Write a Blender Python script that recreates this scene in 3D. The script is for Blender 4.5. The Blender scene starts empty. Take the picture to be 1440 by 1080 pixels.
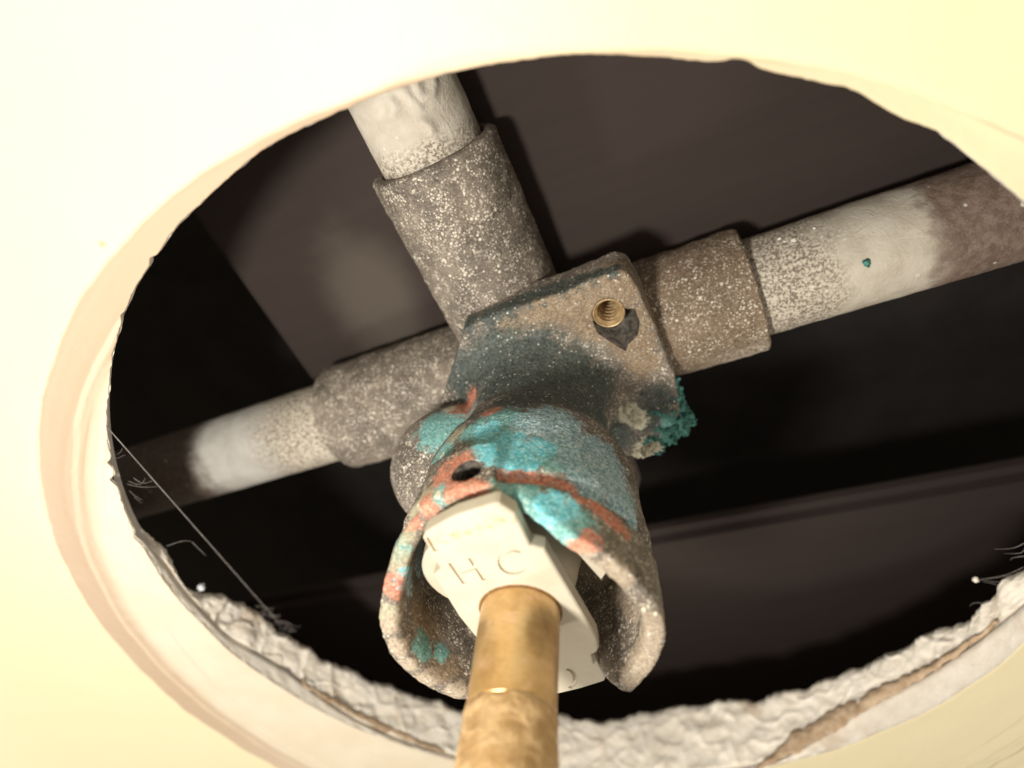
import bpy, bmesh, math, random
import numpy as np
from mathutils import Vector, Matrix, noise
from mathutils.bvhtree import BVHTree
random.seed(4)
S = bpy.context.scene
COL = S.collection
U = 0.001                                  # everything below is written in millimetres
pi = math.pi
# ------------------------------------------------------------------ camera
CAM = Vector((28.04, -63.88, 74.83))
CR = ((0.91377, -0.27810, -0.29613), (0.08955, -0.57312, 0.81457), (-0.39624, -0.77084, -0.49879))  # columns right, down, forward
FPX = 885.9
cd = bpy.data.cameras.new('camera'); co = bpy.data.objects.new('camera', cd); COL.objects.link(co)
m = Matrix(((CR[0][0], -CR[0][1], -CR[0][2], CAM.x * U), (CR[1][0], -CR[1][1], -CR[1][2], CAM.y * U), (CR[2][0], -CR[2][1], -CR[2][2], CAM.z * U), (0, 0, 0, 1)))
co.matrix_world = m
cd.sensor_width = 36.0; cd.lens = 36.0 * FPX / 1440.0
cd.clip_start = 0.002; cd.clip_end = 20
cd.dof.use_dof = True; cd.dof.focus_distance = 0.082; cd.dof.aperture_fstop = 15.0
S.camera = co
# ------------------------------------------------------------------ world and lamp
W = bpy.data.worlds.new('World'); S.world = W; W.use_nodes = True
W.node_tree.nodes['Background'].inputs[0].default_value = (1.0, 0.90, 0.76, 1)
W.node_tree.nodes['Background'].inputs[1].default_value = 0.36
def lamp(name, loc, power, size, col):
    l = bpy.data.lights.new(name, 'POINT'); l.energy = power; l.shadow_soft_size = size * U; l.color = col
    o = bpy.data.objects.new(name, l); COL.objects.link(o); o.location = Vector(loc) * U
    return o
lamp('phone_light', (-18, -120, 76), 0.66, 9, (1.0, 0.94, 0.84))
lamp('fill_lamp', (-255, -215, -45), 1.15, 25, (1.0, 0.94, 0.85))  # added unseen fill, brightens the lower left wall and the pipe undersides
S.view_settings.view_transform = 'Standard'; S.view_settings.look = 'None'
S.view_settings.exposure = 0.52; S.view_settings.gamma = 1.0
# ------------------------------------------------------------------ helpers
def ray(px, py):
    a, b = (px - 720) / FPX, (py - 540) / FPX
    return Vector([CR[i][0] * a + CR[i][1] * b + CR[i][2] for i in range(3)]).normalized()
def onY(px, py, y):
    d = ray(px, py); return CAM + d * ((y - CAM.y) / d.y)
def n1(v, s, o=0.0):
    return noise.noise(Vector((v[0] * s + o, v[1] * s + o * 1.7, v[2] * s - o)))
def fbm(v, s, o=0.0, k=3):
    return sum(n1(v, s * 2 ** i, o + 7 * i) / 1.8 ** i for i in range(k))
def interp(tab, x):
    return float(np.interp(x, [t[0] for t in tab], [t[1] for t in tab]))
def sstep(a, b, x):
    t = min(max((x - a) / (b - a), 0), 1); return t * t * (3 - 2 * t)
def mesh_obj(name, verts, faces, mat=None, parent=None, smooth=True):
    me = bpy.data.meshes.new(name)
    me.from_pydata([Vector(v) * U for v in verts], [], faces); me.update()
    o = bpy.data.objects.new(name, me); COL.objects.link(o)
    if mat: me.materials.append(mat)
    if smooth: me.polygons.foreach_set('use_smooth', [True] * len(me.polygons))
    if parent: o.parent = parent
    return o
def bm_obj(name, bm, mat=None, parent=None, smooth=True):
    me = bpy.data.meshes.new(name); bm.to_mesh(me); bm.free(); me.transform(Matrix.Scale(U, 4))
    o = bpy.data.objects.new(name, me); COL.objects.link(o)
    if mat: me.materials.append(mat)
    if smooth: me.polygons.foreach_set('use_smooth', [True] * len(me.polygons))
    if parent: o.parent = parent
    return o
def tag(o, label=None, cat=None, group=None, kind=None):
    if label: o['label'] = label
    if cat: o['category'] = cat
    if group: o['group'] = group
    if kind: o['kind'] = kind
    return o
def empty(name, loc=(0, 0, 0)):
    o = bpy.data.objects.new(name, None); COL.objects.link(o); o.empty_display_size = 0.005; return o
def lathe(prof, c, axis, seg=64, disp=None, cap0=True, cap1=True):
    """prof: (distance along axis, radius) pairs; returns verts, faces. axis 'x', 'y' or 'z'"""
    V, F = [], []
    for (a, r) in prof:
        for k in range(seg):
            t = 2 * pi * k / seg; p, q = r * math.cos(t), r * math.sin(t)
            v = {'x': (a, p, q), 'y': (p, a, q), 'z': (p, q, a)}[axis]
            v = Vector(v) + Vector(c)
            if disp:
                e = {'x': (0, p, q), 'y': (p, 0, q), 'z': (p, q, 0)}[axis]
                v = v + Vector(e).normalized() * disp(v) if r > 0.01 else v
            V.append(v)
    for i in range(len(prof) - 1):
        for k in range(seg):
            k2 = (k + 1) % seg
            F.append((i * seg + k, i * seg + k2, (i + 1) * seg + k2, (i + 1) * seg + k))
    if cap0: F.append(tuple(range(seg)))
    if cap1: F.append(tuple(reversed(range((len(prof) - 1) * seg, len(prof) * seg))))
    return V, F
def dense(prof, step):
    out = [prof[0]]
    for a, b in zip(prof, prof[1:]):
        n = max(1, int(math.hypot(b[0] - a[0], b[1] - a[1]) / step))
        for i in range(1, n + 1): out.append((a[0] + (b[0] - a[0]) * i / n, a[1] + (b[1] - a[1]) * i / n))
    return out
def fix_normals(o):
    bm = bmesh.new(); bm.from_mesh(o.data); bmesh.ops.recalc_face_normals(bm, faces=bm.faces); bm.to_mesh(o.data); bm.free()
def prism(poly, y0, y1, bevel=0.0, seg=2):
    """polygon of (x, z) from y0 (front) to y1 (back) with a bevelled outline"""
    bm = bmesh.new()
    a = [bm.verts.new((p[0], y0, p[1])) for p in poly]; b = [bm.verts.new((p[0], y1, p[1])) for p in poly]
    bm.faces.new(a); bm.faces.new(list(reversed(b))); n = len(poly)
    for i in range(n): bm.faces.new((a[i], b[i], b[(i + 1) % n], a[(i + 1) % n]))
    bmesh.ops.recalc_face_normals(bm, faces=bm.faces)
    if bevel:
        es = [e for e in bm.edges if e.verts[0].co.y == e.verts[1].co.y]
        bmesh.ops.bevel(bm, geom=es, offset=bevel, segments=seg, affect='EDGES', profile=0.6)
    return bm
def apply_mods(o):
    dg = bpy.context.evaluated_depsgraph_get(); me = bpy.data.meshes.new_from_object(o.evaluated_get(dg))
    old = o.data; o.modifiers.clear(); o.data = me; return o
def temp(bm):
    me = bpy.data.meshes.new('tmp'); bm.to_mesh(me); bm.free()
    o = bpy.data.objects.new('tmp', me); COL.objects.link(o); return o
def bm_from(V, F):
    bm = bmesh.new(); vs = [bm.verts.new(v) for v in V]
    for f in F: bm.faces.new([vs[i] for i in f])
    bmesh.ops.recalc_face_normals(bm, faces=bm.faces); return bm
def tube(pts, r, seg=6):
    V, F = [], []
    for i, p in enumerate(pts):
        p = Vector(p); t = (Vector(pts[min(i + 1, len(pts) - 1)]) - Vector(pts[max(i - 1, 0)])).normalized()
        u = t.cross(Vector((0.31, 0.52, 0.8))).normalized(); w = t.cross(u); rr = r(i / (len(pts) - 1)) if callable(r) else r
        for k in range(seg): V.append(p + (u * math.cos(2 * pi * k / seg) + w * math.sin(2 * pi * k / seg)) * rr)
    for i in range(len(pts) - 1):
        for k in range(seg): F.append((i * seg + k, i * seg + (k + 1) % seg, (i + 1) * seg + (k + 1) % seg, (i + 1) * seg + k))
    F.append(tuple(range(seg))); F.append(tuple(range((len(pts) - 1) * seg, len(pts) * seg)))
    return V, F
def lump(c, r, n=3, amp=0.35, sc=0.6, seed=0.0, squash=(1, 1, 1)):
    bm = bmesh.new(); bmesh.ops.create_icosphere(bm, subdivisions=n, radius=1)
    for v in bm.verts:
        d = v.co.copy(); k = r * (1 + amp * fbm(d, sc * 2, seed, 3))
        v.co = Vector((d.x * squash[0], d.y * squash[1], d.z * squash[2])) * k + Vector(c)
    return bm
def join_bm(dst, src):
    me = bpy.data.meshes.new('t'); src.to_mesh(me); src.free(); dst.from_mesh(me); bpy.data.meshes.remove(me)
# ------------------------------------------------------------------ material nodes
class M:
    def __init__(s, name):
        s.m = bpy.data.materials.new(name); s.m.use_nodes = True; s.t = s.m.node_tree
        s.b = s.t.nodes['Principled BSDF']; s.tc = s.t.nodes.new('ShaderNodeTexCoord')
        v = s.t.nodes.new('ShaderNodeVectorMath'); v.operation = 'SCALE'; v.inputs[3].default_value = 1000
        s.t.links.new(s.tc.outputs['Object'], v.inputs[0]); s.P = v.outputs[0]           # object coordinates in mm
    def link(s, a, b):
        if isinstance(a, bpy.types.NodeSocket): s.t.links.new(a, b)
        elif isinstance(a, (tuple, list)) and len(a) == 3 and b.type == 'RGBA': b.default_value = (*a, 1)
        else: b.default_value = a
    def noise(s, scale, detail=3, rough=0.55, vec=None, dist=0.0):
        n = s.t.nodes.new('ShaderNodeTexNoise'); n.inputs['Scale'].default_value = scale; n.inputs['Detail'].default_value = detail
        n.inputs['Roughness'].default_value = rough; n.inputs['Distortion'].default_value = dist
        s.t.links.new(vec or s.P, n.inputs['Vector']); return n.outputs[0]
    def voro(s, scale, feature='F1', vec=None):
        n = s.t.nodes.new('ShaderNodeTexVoronoi'); n.feature = feature; n.inputs['Scale'].default_value = scale
        s.t.links.new(vec or s.P, n.inputs['Vector']); return n.outputs[0]
    def scl(s, v):
        n = s.t.nodes.new('ShaderNodeVectorMath'); n.operation = 'MULTIPLY'; s.t.links.new(s.P, n.inputs[0]); n.inputs[1].default_value = v; return n.outputs[0]
    def math(s, op, a, b=0.0, c=0.0):
        n = s.t.nodes.new('ShaderNodeMath'); n.operation = op
        for i, q in enumerate((a, b, c)): s.link(q, n.inputs[i])
        return n.outputs[0]
    def step(s, x, a, b):
        n = s.t.nodes.new('ShaderNodeMapRange'); n.interpolation_type = 'SMOOTHSTEP'; s.link(x, n.inputs[0]); s.link(a, n.inputs[1]); s.link(b, n.inputs[2]); return n.outputs[0]
    def mix(s, f, a, b):
        n = s.t.nodes.new('ShaderNodeMix'); n.data_type = 'RGBA'; s.link(f, n.inputs[0]); s.link(a, n.inputs[6]); s.link(b, n.inputs[7]); return n.outputs[2]
    def attr(s, name):
        n = s.t.nodes.new('ShaderNodeAttribute'); n.attribute_name = name
        sp = s.t.nodes.new('ShaderNodeSeparateColor'); s.t.links.new(n.outputs['Color'], sp.inputs[0]); return sp.outputs
    def xyz(s):
        n = s.t.nodes.new('ShaderNodeSeparateXYZ'); s.t.links.new(s.P, n.inputs[0]); return n.outputs
    def bump(s, h, strength=0.5, dist=0.1, prev=None):
        n = s.t.nodes.new('ShaderNodeBump'); n.inputs['Strength'].default_value = strength; n.inputs['Distance'].default_value = dist * U
        s.link(h, n.inputs['Height'])
        if prev: s.t.links.new(prev, n.inputs['Normal'])
        return n.outputs[0]
    def out(s, col=None, rough=None, metal=None, normal=None, spec=None):
        if col is not None: s.link(col, s.b.inputs['Base Color'])
        if rough is not None: s.link(rough, s.b.inputs['Roughness'])
        if metal is not None: s.link(metal, s.b.inputs['Metallic'])
        if spec is not None: s.link(spec, s.b.inputs['Specular IOR Level'])
        if normal is not None: s.t.links.new(normal, s.b.inputs['Normal'])
        return s.m
RING_C = (-5.0, 0.0, -18.6); RING_R = 91.0
def mat_wall():
    k = M('cream_wall_paint')
    d = k.t.nodes.new('ShaderNodeVectorMath'); d.operation = 'DISTANCE'
    flat = k.scl((1, 0, 1)); k.t.links.new(flat, d.inputs[0]); d.inputs[1].default_value = RING_C
    e = k.math('SUBTRACT', RING_R, d.outputs['Value'])                 # mm inside the old ring
    wob = k.math('MULTIPLY', k.math('SUBTRACT', k.noise(0.09, 3), 0.5), 1.1)
    ew = k.math('ADD', e, wob)
    base = k.mix(k.step(k.noise(0.02, 3), 0.35, 0.65), (0.77, 0.685, 0.455), (0.76, 0.675, 0.435))
    x, y, z = k.xyz()
    inside = k.step(ew, -0.3, 0.5)
    white = k.mix(k.step(k.noise(0.12, 4), 0.35, 0.7), (0.68, 0.59, 0.46), (0.72, 0.64, 0.52))
    b1 = k.math('MULTIPLY', inside, k.step(ew, 9.5, 5.0))
    left = k.step(k.math('SUBTRACT', z, k.math('MULTIPLY', x, 0.9)), -25.0, 70.0)   # residue is thickest on this side of the ring
    sw = k.step(k.math('ADD', x, k.math('MULTIPLY', z, -0.25)), 35.0, -30.0)         # chalky residue lies on the left and lower left
    col = k.mix(k.math('MULTIPLY', k.math('MULTIPLY', inside, sw), 0.85), base, white)
    col = k.mix(k.math('MULTIPLY', b1, k.math('MULTIPLY', left, 0.95)), col, (0.47, 0.345, 0.235))
    b2 = k.math('MULTIPLY', k.step(ew, 4.4, 4.9), k.step(ew, 5.8, 5.2))
    col = k.mix(k.math('MULTIPLY', b2, k.math('MULTIPLY', left, 0.65)), col, (0.66, 0.53, 0.39))
    for (a, w, s_) in ((6.3, .35, .6), (9.5, .25, .35), (13.2, .2, .4), (0.3, .3, .35)):
        ln = k.math('MULTIPLY', k.step(k.math('ABSOLUTE', k.math('SUBTRACT', ew, a)), w, w * .2), k.step(k.noise(0.06, 3), 0.4, 0.6))
        col = k.mix(k.math('MULTIPLY', ln, s_), col, (0.42, 0.30, 0.19))
    sp = k.step(k.voro(0.11), 0.075, 0.03)
    sp = k.math('MULTIPLY', sp, k.step(k.noise(0.05, 2), 0.55, 0.6))
    col = k.mix(k.math('MULTIPLY', sp, 0.7), col, (0.35, 0.25, 0.13))
    nr = k.bump(k.noise(0.5, 5), 0.35, 0.25); nr = k.bump(k.noise(2.5, 4), 0.2, 0.06, nr)
    return k.out(col, 0.5, 0, nr, 0.35)
def mat_gypsum():
    k = M('crumbled_gypsum')
    c = k.mix(k.step(k.noise(0.35, 5, 0.65), 0.35, 0.68), (0.89, 0.82, 0.705), (0.95, 0.90, 0.81))
    c = k.mix(k.math('MULTIPLY', k.step(k.noise(0.12, 4), 0.56, 0.72), 0.55), c, (0.62, 0.48, 0.34))
    c = k.mix(k.step(k.noise(1.6, 4, 0.7), 0.66, 0.76), c, (0.42, 0.36, 0.30))
    nr = k.bump(k.noise(0.7, 7, 0.75, None, .6), 0.42, 0.4); nr = k.bump(k.noise(5, 3), 0.3, 0.06, nr)
    return k.out(c, 0.9, 0, nr, 0.2)
def mat_panel():
    k = M('grey_panel_edge')
    c = k.mix(k.step(k.noise(0.3, 4), 0.3, 0.7), (0.52, 0.49, 0.45), (0.62, 0.58, 0.52))
    return k.out(c, 0.75, 0, k.bump(k.noise(2, 4), 0.4, 0.1), 0.2)
def mat_paper():
    k = M('torn_brown_paper')
    c = k.mix(k.step(k.noise(0.5, 5, 0.65), 0.3, 0.7), (0.38, 0.26, 0.16), (0.60, 0.46, 0.32))
    return k.out(c, 0.9, 0, k.bump(k.noise(1.5, 5, 0.7), 0.6, 0.25), 0.2)
def crust(name, patina=False, brown=0.0, light=1.0):
    """mineral-speckled weathered brass casting"""
    k = M(name)
    big = k.noise(0.13, 3); mid = k.noise(0.5, 4, 0.6)
    dark = k.mix(k.step(big, 0.38, 0.62), (0.075, 0.060, 0.047), (0.135, 0.102, 0.074))
    grey = k.mix(k.step(mid, 0.35, 0.65), (0.195, 0.168, 0.136), (0.31, 0.27, 0.22))
    if brown:
        dark = k.mix(brown, dark, (0.115, 0.075, 0.045)); grey = k.mix(brown, grey, (0.27, 0.19, 0.12))
    g = k.noise(3.0, 5, 0.75)
    x, y, z = k.xyz()
    c = k.mix(k.step(k.math('ADD', g, k.math('MULTIPLY', k.math('SUBTRACT', big, .5), .25)), 0.36, 0.62), dark, grey)
    vw = k.voro(2.25); lim = k.math('ADD', k.math('MULTIPLY', mid, 0.85), -0.02)
    spk = k.step(vw, lim, k.math('SUBTRACT', lim, 0.16))
    spk = k.math('MULTIPLY', spk, k.step(k.noise(0.7, 4, .65), 0.36, 0.56))
    c = k.mix(k.math('MULTIPLY', spk, 0.85 * light), c, (0.68, 0.61, 0.51))
    if brown:
        ec = k.math('MULTIPLY', k.math('MULTIPLY', k.step(x, 24, 36), k.step(z, 19, 11)), k.step(k.noise(1.6, 5, .7), .42, .56))
        c = k.mix(k.math('MULTIPLY', ec, .85), c, (0.70, 0.63, 0.53))
    sp2 = k.math('MULTIPLY', k.step(k.voro(0.95), 0.27, 0.16), k.step(k.noise(0.35, 2), 0.52, 0.6))
    c = k.mix(sp2, c, (0.75, 0.69, 0.58))
    if patina:
        n = k.math('MULTIPLY', k.math('SUBTRACT', k.noise(0.7, 6, 0.8), 0.5), 2.2)
        A = k.attr('patina'); B = k.attr('patina_more'); C3 = k.attr('patina_extra')
        fine = k.step(k.noise(2.4, 4, 0.75), 0.38, 0.62)
        def lay(c, a, c1, c2, amt=0.95, lo=0.40, hi=0.60, cov=None):
            f = k.step(k.math('ADD', a, k.math('MULTIPLY', n, k.step(a, 0.0, 0.3))), lo, hi)
            if cov is not None: f = k.math('MULTIPLY', f, cov)
            return k.mix(k.math('MULTIPLY', f, amt), c, k.mix(fine, c1, c2))
        c = lay(c, B[0], (0.18, 0.122, 0.07), (0.37, 0.268, 0.165), 0.7, 0.3, 0.7)            # bronze showing through
        c = lay(c, B[1], (0.018, 0.030, 0.030), (0.085, 0.112, 0.10), 0.9, 0.25, 0.75, k.step(k.noise(1.4, 5, 0.75), 0.22, 0.46))       # black-green
        c = lay(c, A[0], (0.08, 0.29, 0.28), (0.28, 0.55, 0.52), 0.88, 0.38, 0.66)         # teal
        c = lay(c, C3[0], (0.13, 0.29, 0.34), (0.52, 0.70, 0.74), 0.85, 0.35, 0.65)         # pale blue-grey
        c = lay(c, C3[1], (0.30, 0.29, 0.19), (0.50, 0.46, 0.33), 0.75, 0.35, 0.65)         # olive
        c = lay(c, A[2], (0.07, 0.48, 0.60), (0.36, 0.80, 0.86), 0.95, 0.36, 0.62)           # bright blue
        c = lay(c, C3[2], (0.28, 0.225, 0.165), (0.46, 0.38, 0.285), 0.93, 0.25, 0.6)          # tan scraped rim
        c = lay(c, A[1], (0.46, 0.13, 0.075), (0.74, 0.32, 0.21), 0.9, 0.38, 0.62, k.step(k.noise(1.0, 6, 0.8), 0.33, 0.50))
        c = lay(c, B[2], (0.55, 0.53, 0.38), (0.80, 0.78, 0.62), 0.95, 0.42, 0.58)          # cream crust
        c = k.mix(k.math('MULTIPLY', k.math('MULTIPLY', k.step(k.voro(2.4), 0.30, 0.18), k.step(C3[0], .3, .7)), k.step(k.noise(1.1, 3), .40, .55)), c, (0.86, 0.90, 0.88))
        c = k.mix(k.math('MULTIPLY', k.math('MULTIPLY', k.step(k.voro(1.3), 0.26, 0.15), k.step(k.noise(0.8, 3), 0.47, 0.58)), 0.7), c, (0.72, 0.70, 0.62))
    h = k.math('ADD', k.math('MULTIPLY', g, 0.5), k.math('ADD', k.math('MULTIPLY', spk, 0.6), sp2))
    nr = k.bump(h, 0.55, 0.18); nr = k.bump(k.noise(7, 3, 0.7), 0.35, 0.06, nr)
    return k.out(c, k.math('SUBTRACT', 0.72, k.math('MULTIPLY', spk, 0.22)), 0.0, nr, 0.5)
def mat_pipe(name, axis, a0, a1, lo_noise=2.0, bluish=0.0, soft=0.8):
    """copper pipe with a chalky white coat between a0 and a1 along its axis, grainy towards the socket"""
    k = M(name); x, y, z = k.xyz(); t = {'x': x, 'z': z}[axis]
    w = k.math('ADD', t, k.math('MULTIPLY', k.math('SUBTRACT', k.noise(0.35, 5, 0.65), 0.5), lo_noise * 2))
    coat = k.math('MULTIPLY', k.step(w, a0 - soft, a0 + soft), k.step(w, a1 + soft, a1 - soft))
    cop = k.mix(k.step(k.noise(0.7, 5, 0.7), 0.35, 0.65), (0.15, 0.105, 0.08), (0.25, 0.185, 0.15))
    cop = k.mix(k.math('MULTIPLY', k.step(k.noise(3.0, 3, .7), 0.56, 0.7), 0.6), cop, (0.36, 0.27, 0.21))
    wh = k.mix(k.step(k.noise(0.25, 4), 0.35, 0.65), (0.50, 0.45, 0.37), (0.60, 0.555, 0.475))
    if bluish: wh = k.mix(bluish, wh, (0.56, 0.58, 0.60))
    if soft > 2: cop = k.mix(0.6, cop, (0.085, 0.07, 0.058))  # left pipe: bare end darkened, its shadow mixed into the copper colour
    return k, t, coat, cop, wh
def fin_pipe(k, t, coat, cop, wh, g0, g1, drips=0.0):
    grain = k.step(k.math('ADD', t, k.math('MULTIPLY', k.math('SUBTRACT', k.noise(0.3, 4, .6), .5), 9)), g0, g1)   # 1 near the socket
    gn = k.noise(2.3, 5, 0.72)
    gr = k.mix(k.step(gn, 0.42, 0.58), (0.20, 0.165, 0.13), (0.66, 0.60, 0.50))
    c = k.mix(coat, cop, k.mix(grain, wh, gr))
    fl = k.math('MULTIPLY', k.step(k.voro(0.6), 0.2, 0.1), k.step(k.noise(0.3, 2), 0.55, 0.6))
    c = k.mix(k.math('MULTIPLY', fl, 0.8), c, (0.75, 0.72, 0.65))
    nr = k.bump(gn, 0.6, 0.18)
    nr = k.bump(k.noise(0.5, 4, 0.6, dist=1.5), 0.5, 0.35, nr)
    if drips:
        dn = k.noise(0.16, 1, 0.4, k.scl((1.2, 1.2, 0.7)), 0.5)
        nr = k.bump(k.step(k.math('PINGPONG', k.math('MULTIPLY', dn, 3), 0.5), 0.1, 0.4), drips, 0.9, nr)
    return k.out(c, 0.7, 0, nr, 0.35)
def mat_plastic():
    k = M('ivory_plastic')
    c = k.mix(k.step(k.noise(0.25, 4), 0.35, 0.7), (0.53, 0.48, 0.375), (0.585, 0.535, 0.43))
    c = k.mix(k.math('MULTIPLY', k.step(k.noise(0.5, 5, .7), 0.62, 0.75), 0.25), c, (0.55, 0.42, 0.25))
    sp = k.math('MULTIPLY', k.step(k.voro(0.42), 0.12, 0.06), k.step(k.noise(0.2, 2), 0.5, 0.6))
    c = k.mix(k.math('MULTIPLY', sp, 0.8), c, (0.2, 0.15, 0.09))
    x, y, z = k.xyz()
    dz = k.math('ABSOLUTE', k.math('SUBTRACT', k.math('ADD', z, k.math('MULTIPLY', x, -0.08)), 33.3))
    gr = k.math('MULTIPLY', k.step(dz, 1.0, .1), k.step(k.noise(1.1, 5, .7), 0.46, 0.60))
    c = k.mix(k.math('MULTIPLY', gr, .75), c, (0.50, 0.33, 0.16))
    k.b.inputs['Subsurface Weight'].default_value = 0.15; k.b.inputs['Subsurface Radius'].default_value = (0.001, 0.0008, 0.0005)
    return k.out(c, 0.42, 0, k.bump(k.noise(1.2, 4), 0.15, 0.08), 0.4)
def mat_groove():
    k = M('grimy_groove')
    return k.out(k.mix(k.noise(1.5, 3), (0.22, 0.165, 0.10), (0.40, 0.32, 0.21)), 0.7)
def mat_brass():
    k = M('worn_brass'); x, y, z = k.xyz()
    sc = k.noise(1.2, 5, 0.7, k.scl((0.5, 3.0, 0.5))); bl = k.noise(0.35, 4, 0.6)
    c = k.mix(k.step(bl, 0.35, 0.65), (0.55, 0.35, 0.15), (0.69, 0.48, 0.245))
    c = k.mix(k.math('MULTIPLY', k.step(sc, 0.54, 0.68), 0.5), c, (0.47, 0.28, 0.12))
    c = k.mix(k.math('MULTIPLY', k.step(k.noise(0.6, 4), 0.55, 0.7), 0.35), c, (0.80, 0.55, 0.42))
    nr = k.bump(k.noise(1.0, 5, 0.7, k.scl((0.6, 4.0, 0.6))), 0.25, 0.08); nr = k.bump(k.noise(3, 4), 0.15, 0.05, nr)
    return k.out(c, k.math('ADD', 0.22, k.math('MULTIPLY', bl, 0.25)), 0.66, nr)
def mat_rough_brass():
    k = M('scraped_brass_end')
    bl = k.noise(0.45, 4, 0.6, None, 0.6)
    c = k.mix(k.step(bl, 0.40, 0.58), (0.52, 0.335, 0.16), (0.68, 0.48, 0.265))
    nr = k.bump(bl, 0.7, 0.7); nr = k.bump(k.noise(2, 4), 0.3, 0.1, nr)
    return k.out(c, 0.48, 0.45, nr)
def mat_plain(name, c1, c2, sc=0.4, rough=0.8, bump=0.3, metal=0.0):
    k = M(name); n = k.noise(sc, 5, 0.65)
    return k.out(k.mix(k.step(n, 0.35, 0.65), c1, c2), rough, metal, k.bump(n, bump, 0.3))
def mat_wood():
    k = M('old_dark_wood')
    g = k.noise(0.25, 5, 0.6, k.scl((0.12, 1, 1.6)))
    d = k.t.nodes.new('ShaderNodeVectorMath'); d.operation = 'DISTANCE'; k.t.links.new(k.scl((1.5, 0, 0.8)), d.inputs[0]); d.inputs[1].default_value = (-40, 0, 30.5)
    lit_patch = k.step(k.math('ADD', d.outputs['Value'], k.math('MULTIPLY', k.math('SUBTRACT', k.noise(0.07, 3), .5), 14)), 17, 6)   # soft patch of light painted into the board colour
    c = k.mix(k.step(g, 0.3, 0.7), (0.046, 0.034, 0.031), (0.050, 0.038, 0.034))
    return k.out(k.mix(k.math('MULTIPLY', lit_patch, .8), c, (0.105, 0.088, 0.072)), 0.9, 0, k.bump(g, 0.15, 0.3), 0.2)
MW = mat_wall(); MG = mat_gypsum(); MPAN = mat_panel(); MPAP = mat_paper()
MPL = mat_plastic(); MGR = mat_groove(); MBR = mat_brass(); MRB = mat_rough_brass()
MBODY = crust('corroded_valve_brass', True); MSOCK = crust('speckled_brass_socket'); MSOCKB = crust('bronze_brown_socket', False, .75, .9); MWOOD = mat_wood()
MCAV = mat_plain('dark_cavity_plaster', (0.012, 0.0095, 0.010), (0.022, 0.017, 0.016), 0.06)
# ------------------------------------------------------------------ wall with its ragged hole
def lip_r(a, fine=True):
    p = (math.cos(a) * 71.5, 0, math.sin(a) * 71.5); g = math.degrees(a) % 360
    left = 1.0 if 120 < g < 250 else 0.5
    r = 71.5 + (left * 0.16 * fbm(p, 0.9, 3, 3) if fine else 0) + 0.35 * n1(p, 0.12, 9)
    for (c, w, h) in ((58.0, 1.3, 0.6), (49.5, 2.4, 0.45), (42, 2.0, 0.35), (146.5, .7, .9), (143.6, .5, .7), (121, .5, .4), (113, 0.5, .4), (157, 1.0, .6)):
        r += h * math.exp(-((g - c) / w) ** 2)
    return r
TAB_L = [(-180, 1.9), (-177, 2.2), (-172, 3.2), (-166, 3.8), (-161, 3.2), (-157, 2.5), (-151, 1.6), (-140, .7), (-110, .6), (-80, .7), (-76, 1.0), (-71, 2.3), (-61.6, 5.4), (-52, 6.0), (-43, 5.6), (-36, 5.4), (-28, 4.5), (0, 4), (90, 3), (130, .5), (140, .3), (150, .3), (156, 1.0), (165, 2.0), (172, 1.9), (180, 1.9)]
TAB_B = [(-180, 9.4), (-178, 10.7), (-170, 11.6), (-164, 10.5), (-157, 11.2), (-147, 12.1), (-132, 13), (-113, 14.6), (-105, 14.2), (-98, 16.0), (-93, 17.0), (-84, 16.2), (-77, 15), (-71, 15.4), (-66, 14.2), (-57, 14.1), (-45, 12.9), (-38, 10.8), (-24, 9.3), (0, 9), (60, 10), (90, 9), (130, 2.2), (146, 2.0), (151, 3.2), (157, 3.6), (163, 4.6), (169, 4.2), (174, 5.3), (177, 8), (180, 9.4)]
def seam(a): return max(0.95, interp(TAB_L, (math.degrees(a) + 180) % 360 - 180))
def back(a): return interp(TAB_B, (math.degrees(a) + 180) % 360 - 180)
NA = 1080
def polar(rows, name, mat, parent=None):
    """rows: function(angle) -> list of (radius, y)"""
    V, F, nr = [], [], 0
    for i in range(NA):
        a = 2 * pi * i / NA; rr = rows(a); nr = len(rr)
        for (r, y) in rr: V.append((r * math.cos(a), y, r * math.sin(a)))
    for i in range(NA):
        j = (i + 1) % NA
        for k in range(nr - 1): F.append((i * nr + k, j * nr + k, j * nr + k + 1, i * nr + k + 1))
    o = mesh_obj(name, V, F, mat, parent); return o
ROFF = [0, .12, .35, .8, 1.4, 2, 2.6, 3.2, 3.8, 4.4, 5, 5.6, 6.2, 6.8, 7.4, 8, 8.7, 9.4, 10.2, 11, 12, 13, 14, 15.2, 16.4, 17.6, 19, 20.5, 22, 23.5, 25, 26.5, 28, 30, 32, 34, 36.5, 39, 42, 46, 52, 60, 75, 100, 160, 330, 600, 1000]
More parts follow.
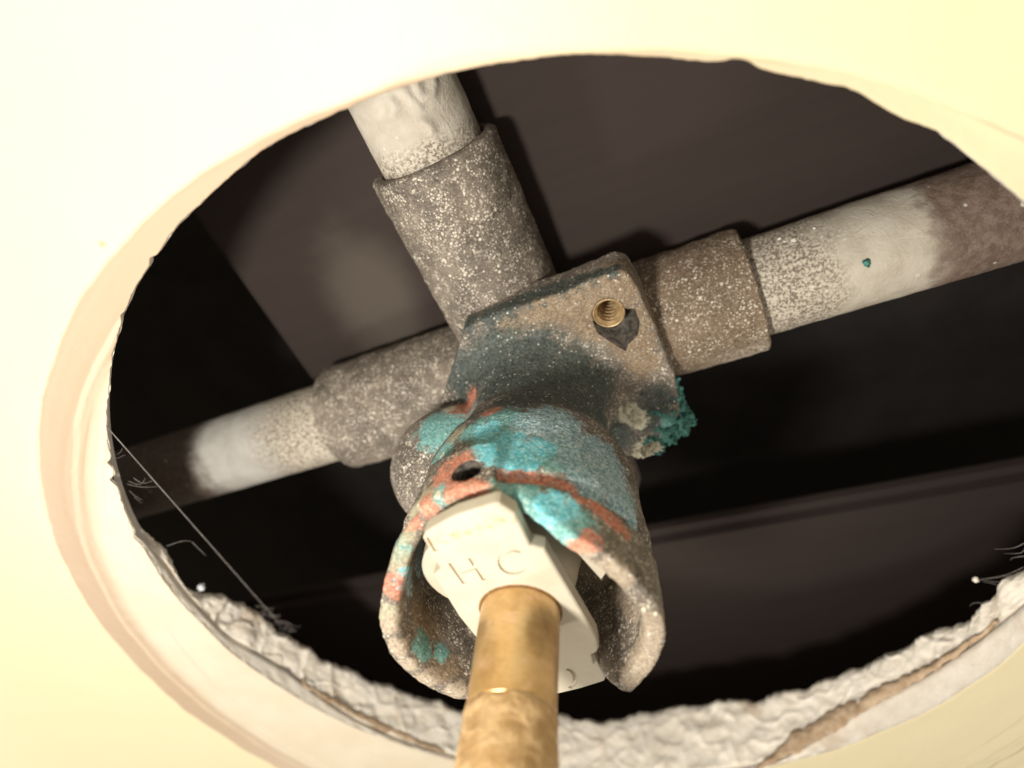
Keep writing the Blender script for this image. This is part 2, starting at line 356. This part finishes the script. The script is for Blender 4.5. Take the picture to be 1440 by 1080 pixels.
def wall_rows(a):
    r0 = lip_r(a, False); t = seam(a); out = [(r0 + 30, t + 1.2), (r0 + 2.5, t + .9), (r0 + 1.2, t + .5), (r0 + .35, t + 0.1), (r0 + .12, t - .05)]
    p = (math.cos(a) * 71, 0, math.sin(a) * 71)
    for k in (.8, .6, .4, .2): out.append((r0 + 0.10 + .25 * n1((p[0], t * k * 3, p[2]), 0.5), max(.62, t * k)))
    r0 = lip_r(a); out.append((r0 + .03, .50))
    for f in ROFF:
        r = r0 + f; x, z = r * math.cos(a), r * math.sin(a)
        e = RING_R - math.hypot(x - RING_C[0], z - RING_C[2]) + 1.1 * n1((x, 0, z), 0.06, 5)
        y = 0.35 * sstep(-.3, 1.0, e) - .22 * math.exp(-((e - 4.9) / .7) ** 2) + .18 * math.exp(-((e - 6.4) / .4) ** 2) - .15 * math.exp(-((e - 9.5) / .6) ** 2)
        y += 0.10 * n1((x, 0, z), 0.15, 2) if f < 60 else 0
        if f < .2: y += .06 - f * .3
        out.append((r, y))
    return out
wall = polar(wall_rows, 'wall', MW); wall.data.materials.append(MG)
nrw = len(wall_rows(0)) - 1
for i_, p_ in enumerate(wall.data.polygons):
    if i_ % nrw < 9: p_.material_index = 1
tag(wall, 'cream painted wall around the ragged round hole', 'wall', kind='structure')
def gyp_rows(a):
    t = seam(a); b = back(a); b += 1.3 * n1((math.cos(a) * 71, 9, math.sin(a) * 71), .13, 7) + .55 * n1((math.cos(a) * 71, 3, math.sin(a) * 71), .35, 4) + .35 * n1((math.cos(a) * 71, 3, math.sin(a) * 71), 1.1, 8)
    b = max(b, t + 1.0); r0 = 71.9 + 1.8 * sstep(15, 40, math.degrees(a) % 360) * sstep(170, 150, math.degrees(a) % 360); out = [(r0 + 12, t + 1.35), (r0 + 2.0, t + 1.25), (r0 + .8, t + 1.1)]
    for i in range(0, 31):
        y = t + 1.0 + (b - t - 1.0) * i / 30; p = Vector((math.cos(a) * 71, y, math.sin(a) * 71))
        r = r0 - .2 + .75 * fbm(p, 0.16, 1, 3) + .34 * abs(n1(p, .33, 3)) - .4 * max(0, 1 - abs(n1(p, .2, 21)) * 9) + .17 * fbm(p, 1.5, 6, 3) - .6 * math.exp(-((y - t - 1) / 1.2) ** 2) * n1(p, .3, 2) + 1.4 * max(0, (y - b + 2.0) / 2.0) ** 2
        out.append((r, y))
    out += [(r0 + 4, b + .3), (r0 + 12, b + .6), (r0 + 400, b + .6)]
    return out
gyp = polar(gyp_rows, 'drywall_core', MG, wall)
pan = polar(lambda a: [(72.6 + .2 * math.sin(9 * a), seam(a) + .3), (72.5, seam(a) + .9), (72.4, seam(a) + 1.6)], 'panel_seam', MPAN, wall)
def strip(name, g0, g1, y0, y1, r, mat, amp=.6, n=120, rows=8, curl=0.0):
    V, F = [], []
    for i in range(n + 1):
        g = g0 + (g1 - g0) * i / n; a = math.radians(g); ya, yb = y0(g), y1(g)
        for k in range(rows + 1):
            f = k / rows; p = Vector((math.cos(a) * 71, ya + (yb - ya) * f, math.sin(a) * 71))
            e = amp * n1(p, .6, 3)
            rr = r + .35 * fbm(p, .5, 2, 3) - curl * math.sin(f * pi) + .3
            V.append((rr * math.cos(a), p.y + e * (1 if 0 < k < rows else 1.6), rr * math.sin(a)))
    q = rows + 1; m0 = len(V)
    V += [Vector((v[0] * 1.006, v[1] + .15, v[2] * 1.006)) for v in V]
    for i in range(n):
        for k in range(rows):
            f = (i * q + k, (i + 1) * q + k, (i + 1) * q + k + 1, i * q + k + 1); F.append(f); F.append(tuple(m0 + x for x in reversed(f)))
    for i in range(n):
        for k in (0, rows): F.append((i * q + k, (i + 1) * q + k, m0 + (i + 1) * q + k, m0 + i * q + k))
    o = mesh_obj(name, V, F, mat, wall); fix_normals(o); return o
strip('torn_paper', -79, -33, lambda g: interp([(-79, .1), (-70, 2.1), (-62, 4.4), (-52, 5.6), (-33, 5.2)], g), lambda g: interp([(-79, .7), (-72, 5.0), (-65, 7.0), (-56, 7.6), (-45, 6.7), (-33, 5.7)], g), 70.7, MPAP, .45, 120, 8, .4)
strip('torn_paper', -163, -134, lambda g: interp([(-163, 3.4), (-150, 2.2), (-134, 1.2)], g), lambda g: interp([(-163, 3.9), (-152, 3.6), (-143, 3.0), (-134, 2.0)], g), 71.0, MPAP, .4, 80, 5, .2)
# ------------------------------------------------------------------ inside the wall
def slab(name, x0, x1, y0, y1, z0, z1, mat, tilt=0.0, bev=1.2):
    bm = bmesh.new(); bmesh.ops.create_cube(bm, size=1)
    for v in bm.verts: v.co = Vector(((x0 + x1) / 2 + v.co.x * (x1 - x0), (y0 + y1) / 2 + v.co.y * (y1 - y0), (z0 + z1) / 2 + v.co.z * (z1 - z0) + tilt * v.co.x * (x1 - x0)))
    bmesh.ops.bevel(bm, geom=list(bm.edges), offset=bev, segments=4, affect='EDGES')
    return bm_obj(name, bm, mat, None, False)
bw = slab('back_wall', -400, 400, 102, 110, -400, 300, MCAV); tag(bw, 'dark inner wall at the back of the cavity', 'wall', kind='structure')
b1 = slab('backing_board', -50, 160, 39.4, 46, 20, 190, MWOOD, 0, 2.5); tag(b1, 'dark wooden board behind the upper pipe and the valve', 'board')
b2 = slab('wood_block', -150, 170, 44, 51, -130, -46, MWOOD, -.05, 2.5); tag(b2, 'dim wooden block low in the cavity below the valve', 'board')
# ------------------------------------------------------------------ valve
XS, ZS = 0.99, 19.76                        # axis of barrel and stem
XV, YP, ZP = -1.0, 31.03, 20.72             # axes of the pipes
valve = empty('shower_valve'); valve.location = Vector((XS, 20, ZS)) * U
tag(valve, 'corroded brass shower valve with blue green and red patina in the wall hole', 'valve')
RIM = [(-180, -24.5), (-150, -24.6), (-135, -24.2), (-125, -23.0), (-112, -17.5), (-100, -15.5), (-80, -15.2), (-73, -18.5), (-66, -22.5), (-58, -24.4), (-34, -24.1), (-15, -24.0), (10, -24.3), (27, -23.7), (47, -22.6), (56, -21.2), (63, -19.6), (70, -18.4), (80, -17.6), (90, -17.3), (112, -17.3), (122, -17.6), (130, -18.8), (138, -20.4), (148, -22.2), (158, -23.4), (168, -24.1), (180, -24.5)]
def rim(t): return interp(RIM, (math.degrees(t) + 180) % 360 - 180)
def r_out(y): return interp([(-30, 15.6), (-16.6, 15.5), (-15.8, 14.3), (-15.1, 14.2), (-14.2, 15.3), (-11, 14.9), (-6, 14.3), (-3, 14.2), (0, 13.4), (3, 12.0), (7, 10.8), (12, 10.6), (15, 11.4), (17.5, 13.0), (24, 13.0)], y)
def barrel_bm():
    seg, no, ni = 180, 60, 50; V, F = [], []
    for k in range(seg):
        t = 2 * pi * k / seg; c, s = math.cos(t), math.sin(t); ye = rim(t)
        ys = [24 + (ye - 24) * i / no for i in range(no + 1)]
        for y in ys: V.append((XS + r_out(y) * c, y, ZS + r_out(y) * s))
        for i in range(ni + 1):
            y = ye + (-4 - ye) * i / ni; r = min(13.25, 13.25 - .6 * (y + 9)) + .3 * math.exp(-((y - ye) / .8) ** 2); V.append((XS + r * c, y, ZS + r * s))
    n = no + ni + 2
    for k in range(seg):
        j = (k + 1) % seg
        for i in range(n - 1): F.append((k * n + i, j * n + i, j * n + i + 1, k * n + i + 1))
    F.append(tuple(k * n for k in range(seg))); F.append(tuple(k * n + n - 1 for k in range(seg)))
    return bm_from(V, F)
YF = 17.3                                    # front face of the square flange
def XZ(px, py, y): p = onY(px, py, y); return (p.x, p.z)
body_bm = bmesh.new()
join_bm(body_bm, barrel_bm())
hub = bmesh.new(); bmesh.ops.create_uvsphere(hub, u_segments=48, v_segments=32, radius=1)
for v in hub.verts: v.co = Vector((v.co.x * 14.0 - .5, v.co.y * 12.2 + 29.5, v.co.z * 13.5 + 20))
join_bm(body_bm, hub)
blg = bmesh.new(); bmesh.ops.create_uvsphere(blg, u_segments=48, v_segments=32, radius=1)
for v in blg.verts: v.co = Vector((v.co.x * 12.0 - 12.5, v.co.y * 9.5 + 9.5, v.co.z * 11.0 + 17.0))
join_bm(body_bm, blg)
pl = [XZ(652, 462, YF), XZ(700, 440, YF), XZ(790, 412, YF), XZ(868, 380, YF), XZ(884, 384, YF), XZ(896, 402, YF), XZ(925, 470, YF), XZ(950, 532, YF), XZ(958, 575, YF), XZ(948, 606, YF), XZ(905, 640, YF), (2, 6), (-10, 14), XZ(612, 590, YF), XZ(634, 525, YF)]
join_bm(body_bm, prism(pl, YF, 24.5, 0.5, 2))
# boss round the pin hole
boss = []
for t in (78, 90, 102, 113): boss.append((XS + 16.2 * math.cos(math.radians(t)), ZS + 16.2 * math.sin(math.radians(t))))
for t in (113, 102, 90, 78): boss.append((XS + 13.5 * math.cos(math.radians(t)), ZS + 13.5 * math.sin(math.radians(t))))
join_bm(body_bm, prism(boss, -17.5, -10.0, 0.4, 1))
bo = temp(body_bm)
rm = bo.modifiers.new('r', 'REMESH'); rm.mode = 'VOXEL'; rm.voxel_size = 0.38; rm.adaptivity = 0.0
sm = bo.modifiers.new('s', 'SMOOTH'); sm.factor = 0.5; sm.iterations = 4
apply_mods(bo)
# pin hole and screw pocket
bo.data.materials.clear(); bo.data.materials.append(MBODY)
MGRIMESHADE = mat_plain('black_grime_and_shade', (0.018, 0.015, 0.012), (0.11, 0.09, 0.07), 1.1, .6, .9)  # grime of the screw pocket; also blackens the pin hole
def drill(target, cutter, mat=None):
    ct = temp(cutter)
    if mat: ct.data.materials.append(mat)
    b = target.modifiers.new('b', 'BOOLEAN'); b.operation = 'DIFFERENCE'; b.object = ct; b.solver = 'EXACT'; b.material_mode = 'TRANSFER'
    apply_mods(target); bpy.data.objects.remove(ct)
pc = Vector((0.9, -14.6, 36.0)); rd = Vector((pc.x - XS, 0, pc.z - ZS)).normalized()
V, F = lathe([(-5, 1.7), (4, 1.7)], (0, 0, 0), 'z', 24)
q = Vector((0, 0, 1)).rotation_difference(rd)
drill(bo, bm_from([q @ Vector((v.x * 1.05, v.y * .95, v.z)) + pc for v in V], F), MGRIMESHADE)  # shade inside the pin hole painted as black walls
pk = [XZ(833, 452, YF), XZ(872, 432, YF), XZ(893, 435, YF), XZ(900, 452, YF), XZ(897, 472, YF), XZ(884, 484, YF), XZ(880, 494, YF), XZ(868, 487, YF), XZ(842, 470, YF)]
pkb = prism(pk, YF - 2, YF + 3.4)
drill(bo, pkb, MGRIMESHADE)
hc = onY(856, 441, YF)
V, F = lathe([(YF - 2, 2.45), (YF + 9, 2.45)], (hc.x, 0, hc.z), 'y', 32)
drill(bo, bm_from(V, F))
print('valve body', len(bo.data.vertices))
bm = bmesh.new(); bm.from_mesh(bo.data)
bm.normal_update()
for v in bm.verts:
    p = v.co
    v.co = p + v.normal * (0.15 * n1(p, .35, 1) + .09 * n1(p, 1.1, 5) + .05 * n1(p, 2.2, 9))
bm.to_mesh(bo.data); bm.free()
bvh = BVHTree.FromPolygons([v.co for v in bo.data.vertices], [p.vertices for p in bo.data.polygons])
def hit(px, py):
    h = bvh.ray_cast(CAM, ray(px, py))[0]
    return h if h else onY(px, py, 5)
# patina and dark patches: (centre in the photo, radius in photo pixels), turned into balls in space on the casting
TEAL = [(615, 600, 26), (640, 585, 26), (668, 604, 20), (620, 640, 22), (700, 600, 34), (735, 640, 32), (690, 625, 26), (780, 640, 30), (730, 690, 26), (760, 720, 30), (800, 735, 34), (945, 600, 14), (595, 910, 16), (620, 916, 12), (705, 690, 18), (620, 690, 16), (560, 770, 14)]
RED = [(625, 668, 17), (650, 660, 20), (675, 662, 15), (640, 685, 16), (668, 686, 13), (655, 572, 20), (690, 578, 11), (600, 715, 14), (580, 735, 12), (705, 668, 7), (720, 671, 8), (735, 674, 9), (750, 676, 10), (763, 679, 10), (776, 682, 10), (790, 687, 10), (803, 692, 11), (817, 699, 11), (830, 706, 11), (843, 716, 11), (855, 726, 11), (868, 738, 10), (880, 752, 8), (832, 758, 13), (812, 768, 10), (553, 822, 14), (560, 835, 8)]
BLUE = [(760, 630, 18), (715, 622, 20), (700, 632, 24), (720, 645, 22), (685, 605, 15), (785, 712, 22), (770, 706, 14), (570, 812, 14), (740, 650, 14)]
BRONZE = [(600, 890, 26), (620, 930, 22), (590, 860, 18), (800, 425, 30), (860, 405, 34), (885, 440, 32), (890, 480, 24), (835, 450, 26), (905, 510, 18), (720, 452, 18), (760, 440, 20)]
BLACK = [(660, 452, 13), (690, 440, 15), (715, 430, 15), (740, 420, 15), (765, 411, 15), (790, 402, 15), (815, 393, 13), (840, 384, 12), (860, 379, 10), (760, 500, 30), (810, 520, 30), (690, 510, 28), (720, 520, 46), (770, 530, 42), (800, 560, 40), (740, 560, 36), (690, 545, 24), (840, 580, 34), (700, 500, 32), (840, 545, 30), (865, 610, 22), (915, 585, 22), (925, 560, 18), (650, 520, 26), (680, 520, 30), (655, 550, 20)]  # dark tone along the flange's top edge and around the neck
CREAM = [(885, 582, 13), (897, 590, 12), (905, 636, 12), (925, 632, 10), (632, 575, 8), (615, 695, 6), (622, 640, 5)]
PALE = [(760, 610, 34), (810, 630, 40), (850, 650, 38), (870, 690, 30), (780, 590, 30), (830, 670, 30), (590, 790, 16), (575, 820, 14), (590, 770, 12), (610, 745, 10), (880, 725, 20), (740, 600, 20)]
OLIVE = [(600, 700, 16), (585, 720, 14), (570, 750, 14), (660, 695, 16), (690, 700, 14), (560, 790, 14), (545, 870, 16), (640, 700, 12), (640, 610, 14)]
TAN = [(845, 800, 16), (872, 825, 16), (895, 855, 16), (908, 888, 16), (902, 922, 16), (892, 955, 14), (815, 775, 14), (548, 880, 10), (575, 935, 10), (790, 770, 18), (830, 790, 18), (860, 810, 20), (885, 840, 20), (905, 870, 20), (905, 905, 18), (895, 935, 18), (770, 755, 12), (870, 830, 14), (560, 910, 12), (600, 955, 12), (640, 975, 12)]
def field(blobs, P):
    out = np.zeros(len(P))
    for (px, py, rp) in blobs:
        c = hit(px, py); d = (c - CAM).dot(Vector((CR[0][2], CR[1][2], CR[2][2]))); r = rp * d / FPX * 1.35
        out = np.maximum(out, np.clip(1.25 - np.linalg.norm(P - np.array(c), axis=1) / r * .75, 0, 1))
    return out
P = np.empty(len(bo.data.vertices) * 3); bo.data.vertices.foreach_get('co', P); P = P.reshape(-1, 3)
for nm, (a, b, c) in (('patina', (TEAL, RED, BLUE)), ('patina_more', (BRONZE, BLACK, CREAM)), ('patina_extra', (PALE, OLIVE, TAN))):
    at = bo.data.color_attributes.new(nm, 'FLOAT_COLOR', 'POINT')
    arr = np.ones((len(P), 4)); arr[:, 0] = field(a, P); arr[:, 1] = field(b, P); arr[:, 2] = field(c, P)
    at.data.foreach_set('color', arr.ravel())
bo.data.transform(Matrix.Scale(U, 4)); print([m_.name for m_ in bo.data.materials])
bo.data.polygons.foreach_set('use_smooth', [True] * len(bo.data.polygons))
bo.name = 'valve_body'; bo.data.name = 'valve_body'
def child(o, root):
    o.parent = root; o.matrix_parent_inverse = Matrix.Translation(root.location).inverted(); return o
child(bo, valve)
def sdisp(seed): return lambda v: .20 * n1(v, .3, seed) + .12 * n1(v, 1.0, seed + 3) + .07 * n1(v, 2.1, seed + 5)
def socket(axis, c, a0, a1, r0, r1, seed, mat=None):
    s = 1 if a1 > a0 else -1
    prof = dense([(a0, r0), (a1 - s * .4, r1), (a1, r1 - .3), (a1, 8.55)], .45) + dense([(a1, 8.5), (a1 - s * 3, 8.45)], 1)
    V, F = lathe(prof, c, axis, 150, sdisp(seed), True, False)
    o = mesh_obj('socket', V, F, mat or MSOCK); fix_normals(o); return child(o, valve)
socket('x', (0, YP, ZP), 0, 37.6, 10.1, 10.2, 1, MSOCKB); socket('x', (0, YP, ZP), 0, -40.8, 10.3, 10.3, 2)
socket('z', (XV, YP, 0), 20, 59.3, 9.9, 10.1, 3); socket('z', (XV, YP, 0), 20, -13, 9.9, 10.0, 4)
# threaded brass insert standing in the screw hole
prof = [(YF + 8, 1.75)]
for i in range(16): prof.append((YF + 7.8 - i * .5, 2.12 if i % 2 else 1.7))
prof += [(YF + .05, 2.1), (YF, 2.2), (YF + .1, 2.33), (YF + 8, 2.38)]
V, F = lathe(prof, (hc.x, 0, hc.z), 'y', 40, None, True, False)
o = mesh_obj('threaded_insert', V, F, smooth=False, mat= mat_plain('bright_thread_brass', (0.40, 0.27, 0.13), (0.64, 0.47, 0.26), 1.0, .4, .2, .4)); fix_normals(o); child(o, valve)
# jagged green corrosion on the lower flange corner
cr = bmesh.new()
for i, (px, py, r, y) in enumerate(((936, 575, 2.0, 18.6), (950, 588, 1.9, 18.8), (932, 598, 1.9, 18.4), (918, 618, 1.6, 18.0), (947, 555, 1.5, 18.8), (964, 586, 1.2, 19), (972, 594, .8, 19), (956, 604, 1.3, 18.8), (940, 616, 1.2, 18.4), (926, 630, 1.0, 18.0), (946, 536, .9, 18.6), (951, 570, 1.5, 18.8), (908, 632, 1.0, 17.6))):
    join_bm(cr, lump(onY(px, py, y), r, 4, .75, .8, i * 3.1, (1, .75, 1)))
MCR = mat_plain('green_corrosion', (0.012, 0.075, 0.065), (0.10, 0.31, 0.265), 1.6, .75, .9)
child(bm_obj('corrosion_crust', cr, MCR), valve)
cr = bmesh.new()
MDEP = mat_plain('cream_mineral', (0.45, 0.43, 0.30), (0.75, 0.72, 0.57), 2.0, .8, .6)
for spots in (((886, 580, .8), (893, 588, .9), (898, 597, .8)), ((899, 642, .7), (905, 640, 1.0), (914, 638, .9), (924, 633, .9))):
    cr = bmesh.new()
    for i, (px, py, r) in enumerate(spots): join_bm(cr, lump(hit(px - 3, py - 4), r, 3, .7, 1.2, i * 2.3, (1, .6, 1)))
    child(bm_obj('mineral_deposit', cr, MDEP), valve)
cr = bmesh.new()
for i, (px, py) in enumerate(((788, 782), (795, 790), (802, 795), (812, 799), (826, 806), (838, 811), (846, 814), (860, 826), (906, 856), (912, 852), (922, 862))):
    join_bm(cr, lump(hit(px, py), .22 + .12 * random.random(), 2, .3, 1, i))
tag(child(bm_obj('mineral_bead', cr, MDEP), valve), kind='stuff')
# ------------------------------------------------------------------ pipes
def pipe(axis, c, a0, a1, mat, label, seed, amp=.10):
    V, F = lathe(dense([(a0, 7.95), (a1, 7.95)], 0.8), c, axis, 110, lambda v: amp * n1(v, .35, seed) + .06 * n1(v, 1.2, seed + 2))
    o = mesh_obj('copper_pipe', V, F, mat); fix_normals(o); tag(o, label, 'pipe', 'pipes soldered into the valve'); return o
k = mat_pipe('chalky_pipe_top', 'z', 40, 200); m_top = fin_pipe(*k, 64, 59)
k = mat_pipe('chalky_pipe_right', 'x', 0, 61.4, 4.0, 0, 1.8); m_right = fin_pipe(*k, 52, 45)
k = mat_pipe('chalky_pipe_left', 'x', -71.5, 0, 4.0, .45, 4.0); m_left = fin_pipe(*k, -62, -50)
def on_rise(px, py, r=7.95):
    d = ray(px, py); a, b, c0 = d.x ** 2 + d.y ** 2, 2 * (d.x * (CAM.x - XV) + d.y * (CAM.y - YP)), (CAM.x - XV) ** 2 + (CAM.y - YP) ** 2 - r * r
    return CAM + d * ((-b - math.sqrt(max(b * b - 4 * a * c0, 0))) / (2 * a))
DRIPS = [[on_rise(*q_) for q_ in l_] for l_ in ([(540, 125), (553, 119), (566, 124), (578, 140), (588, 150)], [(606, 104), (609, 118), (607, 132), (592, 138)], [(582, 108), (586, 122), (592, 136)], [(596, 172), (604, 178), (606, 184)], [(548, 140), (556, 150), (552, 160)])]
def drip(v):
    if v.z > 86: return 0
    h = .15 * n1(v, .35, 11) + .05 * n1(v, 1.2, 13)
    for l_ in DRIPS:
        for p0, p1 in zip(l_, l_[1:]):
            e = p1 - p0; t = min(max((v - p0).dot(e) / e.length_squared, 0), 1)
            h = max(h, .55 * math.exp(-((v - p0 - e * t).length / .75) ** 2)) if (v - p0).length < 8 else h
    return h
V, F = lathe(dense([(53, 7.95), (86, 7.95)], .3) + [(300, 7.95)], (XV, YP, 0), 'z', 160, drip)
o = mesh_obj('copper_pipe', V, F, m_top); fix_normals(o); tag(o, 'white coated pipe rising from the top socket, drip marks on it', 'pipe', 'pipes soldered into the valve')
pr = pipe('x', (0, YP, ZP), 33, 300, m_right, 'pipe running right with white chalky coat, bare brown end and green spot', 12)
pipe('x', (0, YP, ZP), -300, -36, m_left, 'pipe running left into the dark with a pale grey coat', 13)
def on_pipe(px, py, r=7.95):
    d = ray(px, py); a, b, c0 = d.y ** 2 + d.z ** 2, 2 * (d.y * (CAM.y - YP) + d.z * (CAM.z - ZP)), (CAM.y - YP) ** 2 + (CAM.z - ZP) ** 2 - r * r
    return CAM + d * ((-b - math.sqrt(b * b - 4 * a * c0)) / (2 * a))
o = bm_obj('green_spot', lump(on_pipe(1219, 370), .62, 3, .5, 1, 2, (.8, .6, 1.1)), MCR, pr)
fk = bmesh.new()
for i, (px, py, r) in enumerate(((1096, 336, .32), (1103, 340, .22), (1116, 338, .4), (1145, 321, .25))): join_bm(fk, lump(on_pipe(px, py), r, 2, .5, 1, i))
bm_obj('mineral_fleck', fk, mat_plain('chalk_fleck', (.7, .66, .58), (.8, .77, .7), 2), pr)
# ------------------------------------------------------------------ cartridge
YC = -21.0
cart = empty('valve_cartridge'); cart.location = Vector((XS, YC, ZS)) * U
tag(cart, 'ivory plastic cartridge marked H C with a brass stem, seated in the valve mouth', 'cartridge')
def mirror(poly, cx, cz): return [(2 * cx - x, 2 * cz - z) for x, z in poly]
up = [XZ(*p, YC) for p in ((746, 768), (766, 773), (807, 842), (840, 898), (843, 911), (840, 918), (833, 921))]
ear = [XZ(*p, YC) for p in ((609, 810), (619, 801), (594, 758), (598, 750), (608, 743), (640, 726), (695, 709), (702, 709), (724, 723))]
main = ear + up + [(XS + 4.5, ZS - 12.2), (XS - 6.0, ZS - 11.0), XZ(669, 898, YC), XZ(645, 868, YC)]
lowp = [XZ(*p, YC + .4) for p in ((800, 900), (832, 915), (852, 953), (850, 958), (841, 961), (815, 969), (785, 976))] + [(XS - 5.2, ZS - 16), (XS - 6.5, ZS - 9), (XS, ZS)]
pb = prism(main, YC, YC + 2.0, .45, 3)
po = temp(pb); po.data.materials.append(MPL)
po2 = temp(prism(lowp, YC + .4, YC + 3.0, .3, 3)); po2.data.materials.append(MPL)
cut = bmesh.new()
def stroke(pts, w=.55, dp=.30, y=None):
    y = YC if y is None else y
    for (a, b) in zip(pts, pts[1:]):
        a = onY(*a, y); b = onY(*b, y); t = (b - a).normalized(); s = Vector((-t.z, 0, t.x)) * w / 2; a = a - t * w * .3; b = b + t * w * .3
        yield [(p.x, p.z) for p in (a + s, b + s, b - s, a - s)]
def arc(cx, cy, rx, ry, g0, g1, rot, n):
    out = []
    for i in range(n + 1):
        g = math.radians(g0 + (g1 - g0) * i / n); x, y = rx * math.cos(g), ry * math.sin(g); c, s = math.cos(math.radians(rot)), math.sin(math.radians(rot))
        out.append((cx + x * c - y * s, cy + x * s + y * c))
    return out
def carve(target, strokes, y):
    for pts in strokes:
        c = bmesh.new()
        for poly in stroke(pts, y=y): 
            join_bm(c, prism(poly, y - .6, y + .28 + random.random() * .03))
        for part in [c]:
            o = temp(part); o.data.materials.append(MGR)
            b = target.modifiers.new('b', 'BOOLEAN'); b.operation = 'DIFFERENCE'; b.object = o; b.solver = 'EXACT'; b.use_self = True
            apply_mods(target); bpy.data.objects.remove(o)
LET = [[(634, 793), (653, 820)], [(662, 786), (681, 815)], [(645, 806), (671, 798)], arc(722, 790, 18.5, 16, -55, -318, -8, 14), [(603, 757), (613, 774)]]
carve(po, LET, YC)
carve(po2, [arc(795, 955, 14, 14, -75, 60, 0, 8)], YC + .4)
def bore(target, r, y0, y1):
    V, F = lathe([(y0, r), (y1, r)], (XS, 0, ZS), 'y', 64); o = temp(bm_from(V, F))
    b = target.modifiers.new('b', 'BOOLEAN'); b.operation = 'DIFFERENCE'; b.object = o; b.solver = 'EXACT'; apply_mods(target); bpy.data.objects.remove(o)
bore(po, 4.72, YC - 2, YC + 8); bore(po2, 4.72, YC - 2, YC + 8)
for o, nm in ((po, 'retainer_plate'), (po2, 'lower_plate')):
    o.data.transform(Matrix.Scale(U, 4)); o.name = nm; o.data.name = nm; child(o, cart)
wl = XZ(597, 810, YC + 2.5)
V, F = lathe([(YC + 2.3, 6.2), (YC + 2.5, 6.5), (YC + 4.2, 6.6), (YC + 4.4, 6.2)], (wl[0] + 6.4, 0, wl[1] - 1.2), 'y', 80)
o = mesh_obj('washer', V, F, MPL, smooth=False); fix_normals(o); child(o, cart)
V, F = lathe([(YC + 3.3, 5.6), (YC + 4.5, 6.2), (-5.5, 8.0)], (XS, 0, ZS), 'y', 64)
o = mesh_obj('cartridge_sleeve', V, F, MPL); fix_normals(o); child(o, cart)
c1 = [(11.2, 23.5), (12.6, 20.0), (9.5, 16.6), (8.2, 23.0)]
child(bm_obj('side_tab', prism(c1, -16.5, -10, .2, 1), MPL, None, False), cart)
# stem with its worn end
V, F = lathe(dense([(YC + 4, 4.46), (-32.6, 4.46)], .3), (XS, 0, ZS), 'y', 96, lambda v: .02 * n1(v, .8, 3))
st = mesh_obj('stem', V, F, MBR); fix_normals(st); child(st, cart)
V, F = lathe(dense([(-32.3, 4.3), (-32.7, 4.52), (-33.2, 4.62), (-43.5, 4.7), (-44.2, 4.3)], .25), (XS, 0, ZS), 'y', 120, lambda v: .16 * fbm(v, .45, 3, 3))
o = mesh_obj('stem_tip', V, F, MRB); fix_normals(o); o.parent = st
V, F = lathe([(YC - .05, 4.52), (YC - .12, 4.6), (YC - .05, 4.70), (YC + 1, 4.70)], (XS, 0, ZS), 'y', 72, None, False, False)
o = mesh_obj('stem_seal', V, F, mat_plain('dark_brass_ring', (.20, .11, .04), (.34, .20, .08), 1, .5, .1)); o.parent = st
# ------------------------------------------------------------------ cobweb, lint, crumb
MWEB = mat_plain('grey_cobweb', (.26, .23, .215), (.38, .35, .33), 1)
a = onY(152, 602, .4); b = onY(392, 876, 9.5)
pts = [a.lerp(b, t / 24) + Vector((0, 0, -.35 * math.sin(pi * t / 24) + .06 * math.sin(t * 1.9))) for t in range(25)]
V, F = tube(pts, .065); o = mesh_obj('cobweb_strand', V, F, MWEB); tag(o, 'long grey cobweb strand stretched across the left of the hole', 'cobweb')
lint = bmesh.new()
def hair(p, q, y, r=.05, sag=.7):
    a = onY(*p, y); b = onY(*q, y + random.uniform(-.5, .5)); w = Vector((random.uniform(-1, 1), random.uniform(-1, 1), random.uniform(-1, 1))) * sag
    pts = [a.lerp(b, t / 8) + w * math.sin(pi * t / 8) for t in range(9)]
    V, F = tube(pts, lambda f: r * .72 * (1.1 - .7 * f), 5); join_bm(lint, bm_from(V, F))
for p, q in (((234, 768), (270, 762)), ((270, 762), (290, 782)), ((180, 676), (205, 672)), ((182, 690), (200, 703)), ((158, 640), (172, 630)), ((176, 680), (222, 684)), ((190, 700), (200, 708)), ((160, 652), (176, 640)), ((188, 672), (215, 676))): hair(p, q, 3)
for i in range(16):
    x = 360 + i * 3.2; y = 852 + i * 2.2
    hair((x + random.uniform(-4, 4), y + random.uniform(0, 8)), (x + random.uniform(5, 28), y + random.uniform(-6, 10)), 11, .06)
for p, q in (((1440, 764), (1398, 772)), ((1440, 772), (1412, 778)), ((1440, 797), (1372, 815)), ((1432, 811), (1368, 814)), ((1440, 806), (1376, 816)), ((1400, 822), (1382, 818)), ((1384, 848), (1364, 853)), ((1440, 782), (1422, 788))): hair(p, q, 9, .055)
o = bm_obj('lint_fibres', lint, MWEB); tag(o, 'fine hairs and lint caught on the ragged drywall edge', 'lint', kind='stuff')
o = bm_obj('plaster_crumb', lump(onY(283, 826, 4.6), .62, 3, .6, 1, 5), mat_plain('bluish_chalk', (.62, .66, .72), (.74, .78, .84), 1)); tag(o, 'tiny bluish white crumb clinging to the left drywall edge', 'crumb')
o = bm_obj('plaster_crumb', lump(onY(1372, 815, 9.0), .45, 3, .4, 1, 6), MG); tag(o, 'tiny pale crumb hanging in the hairs on the right', 'crumb')
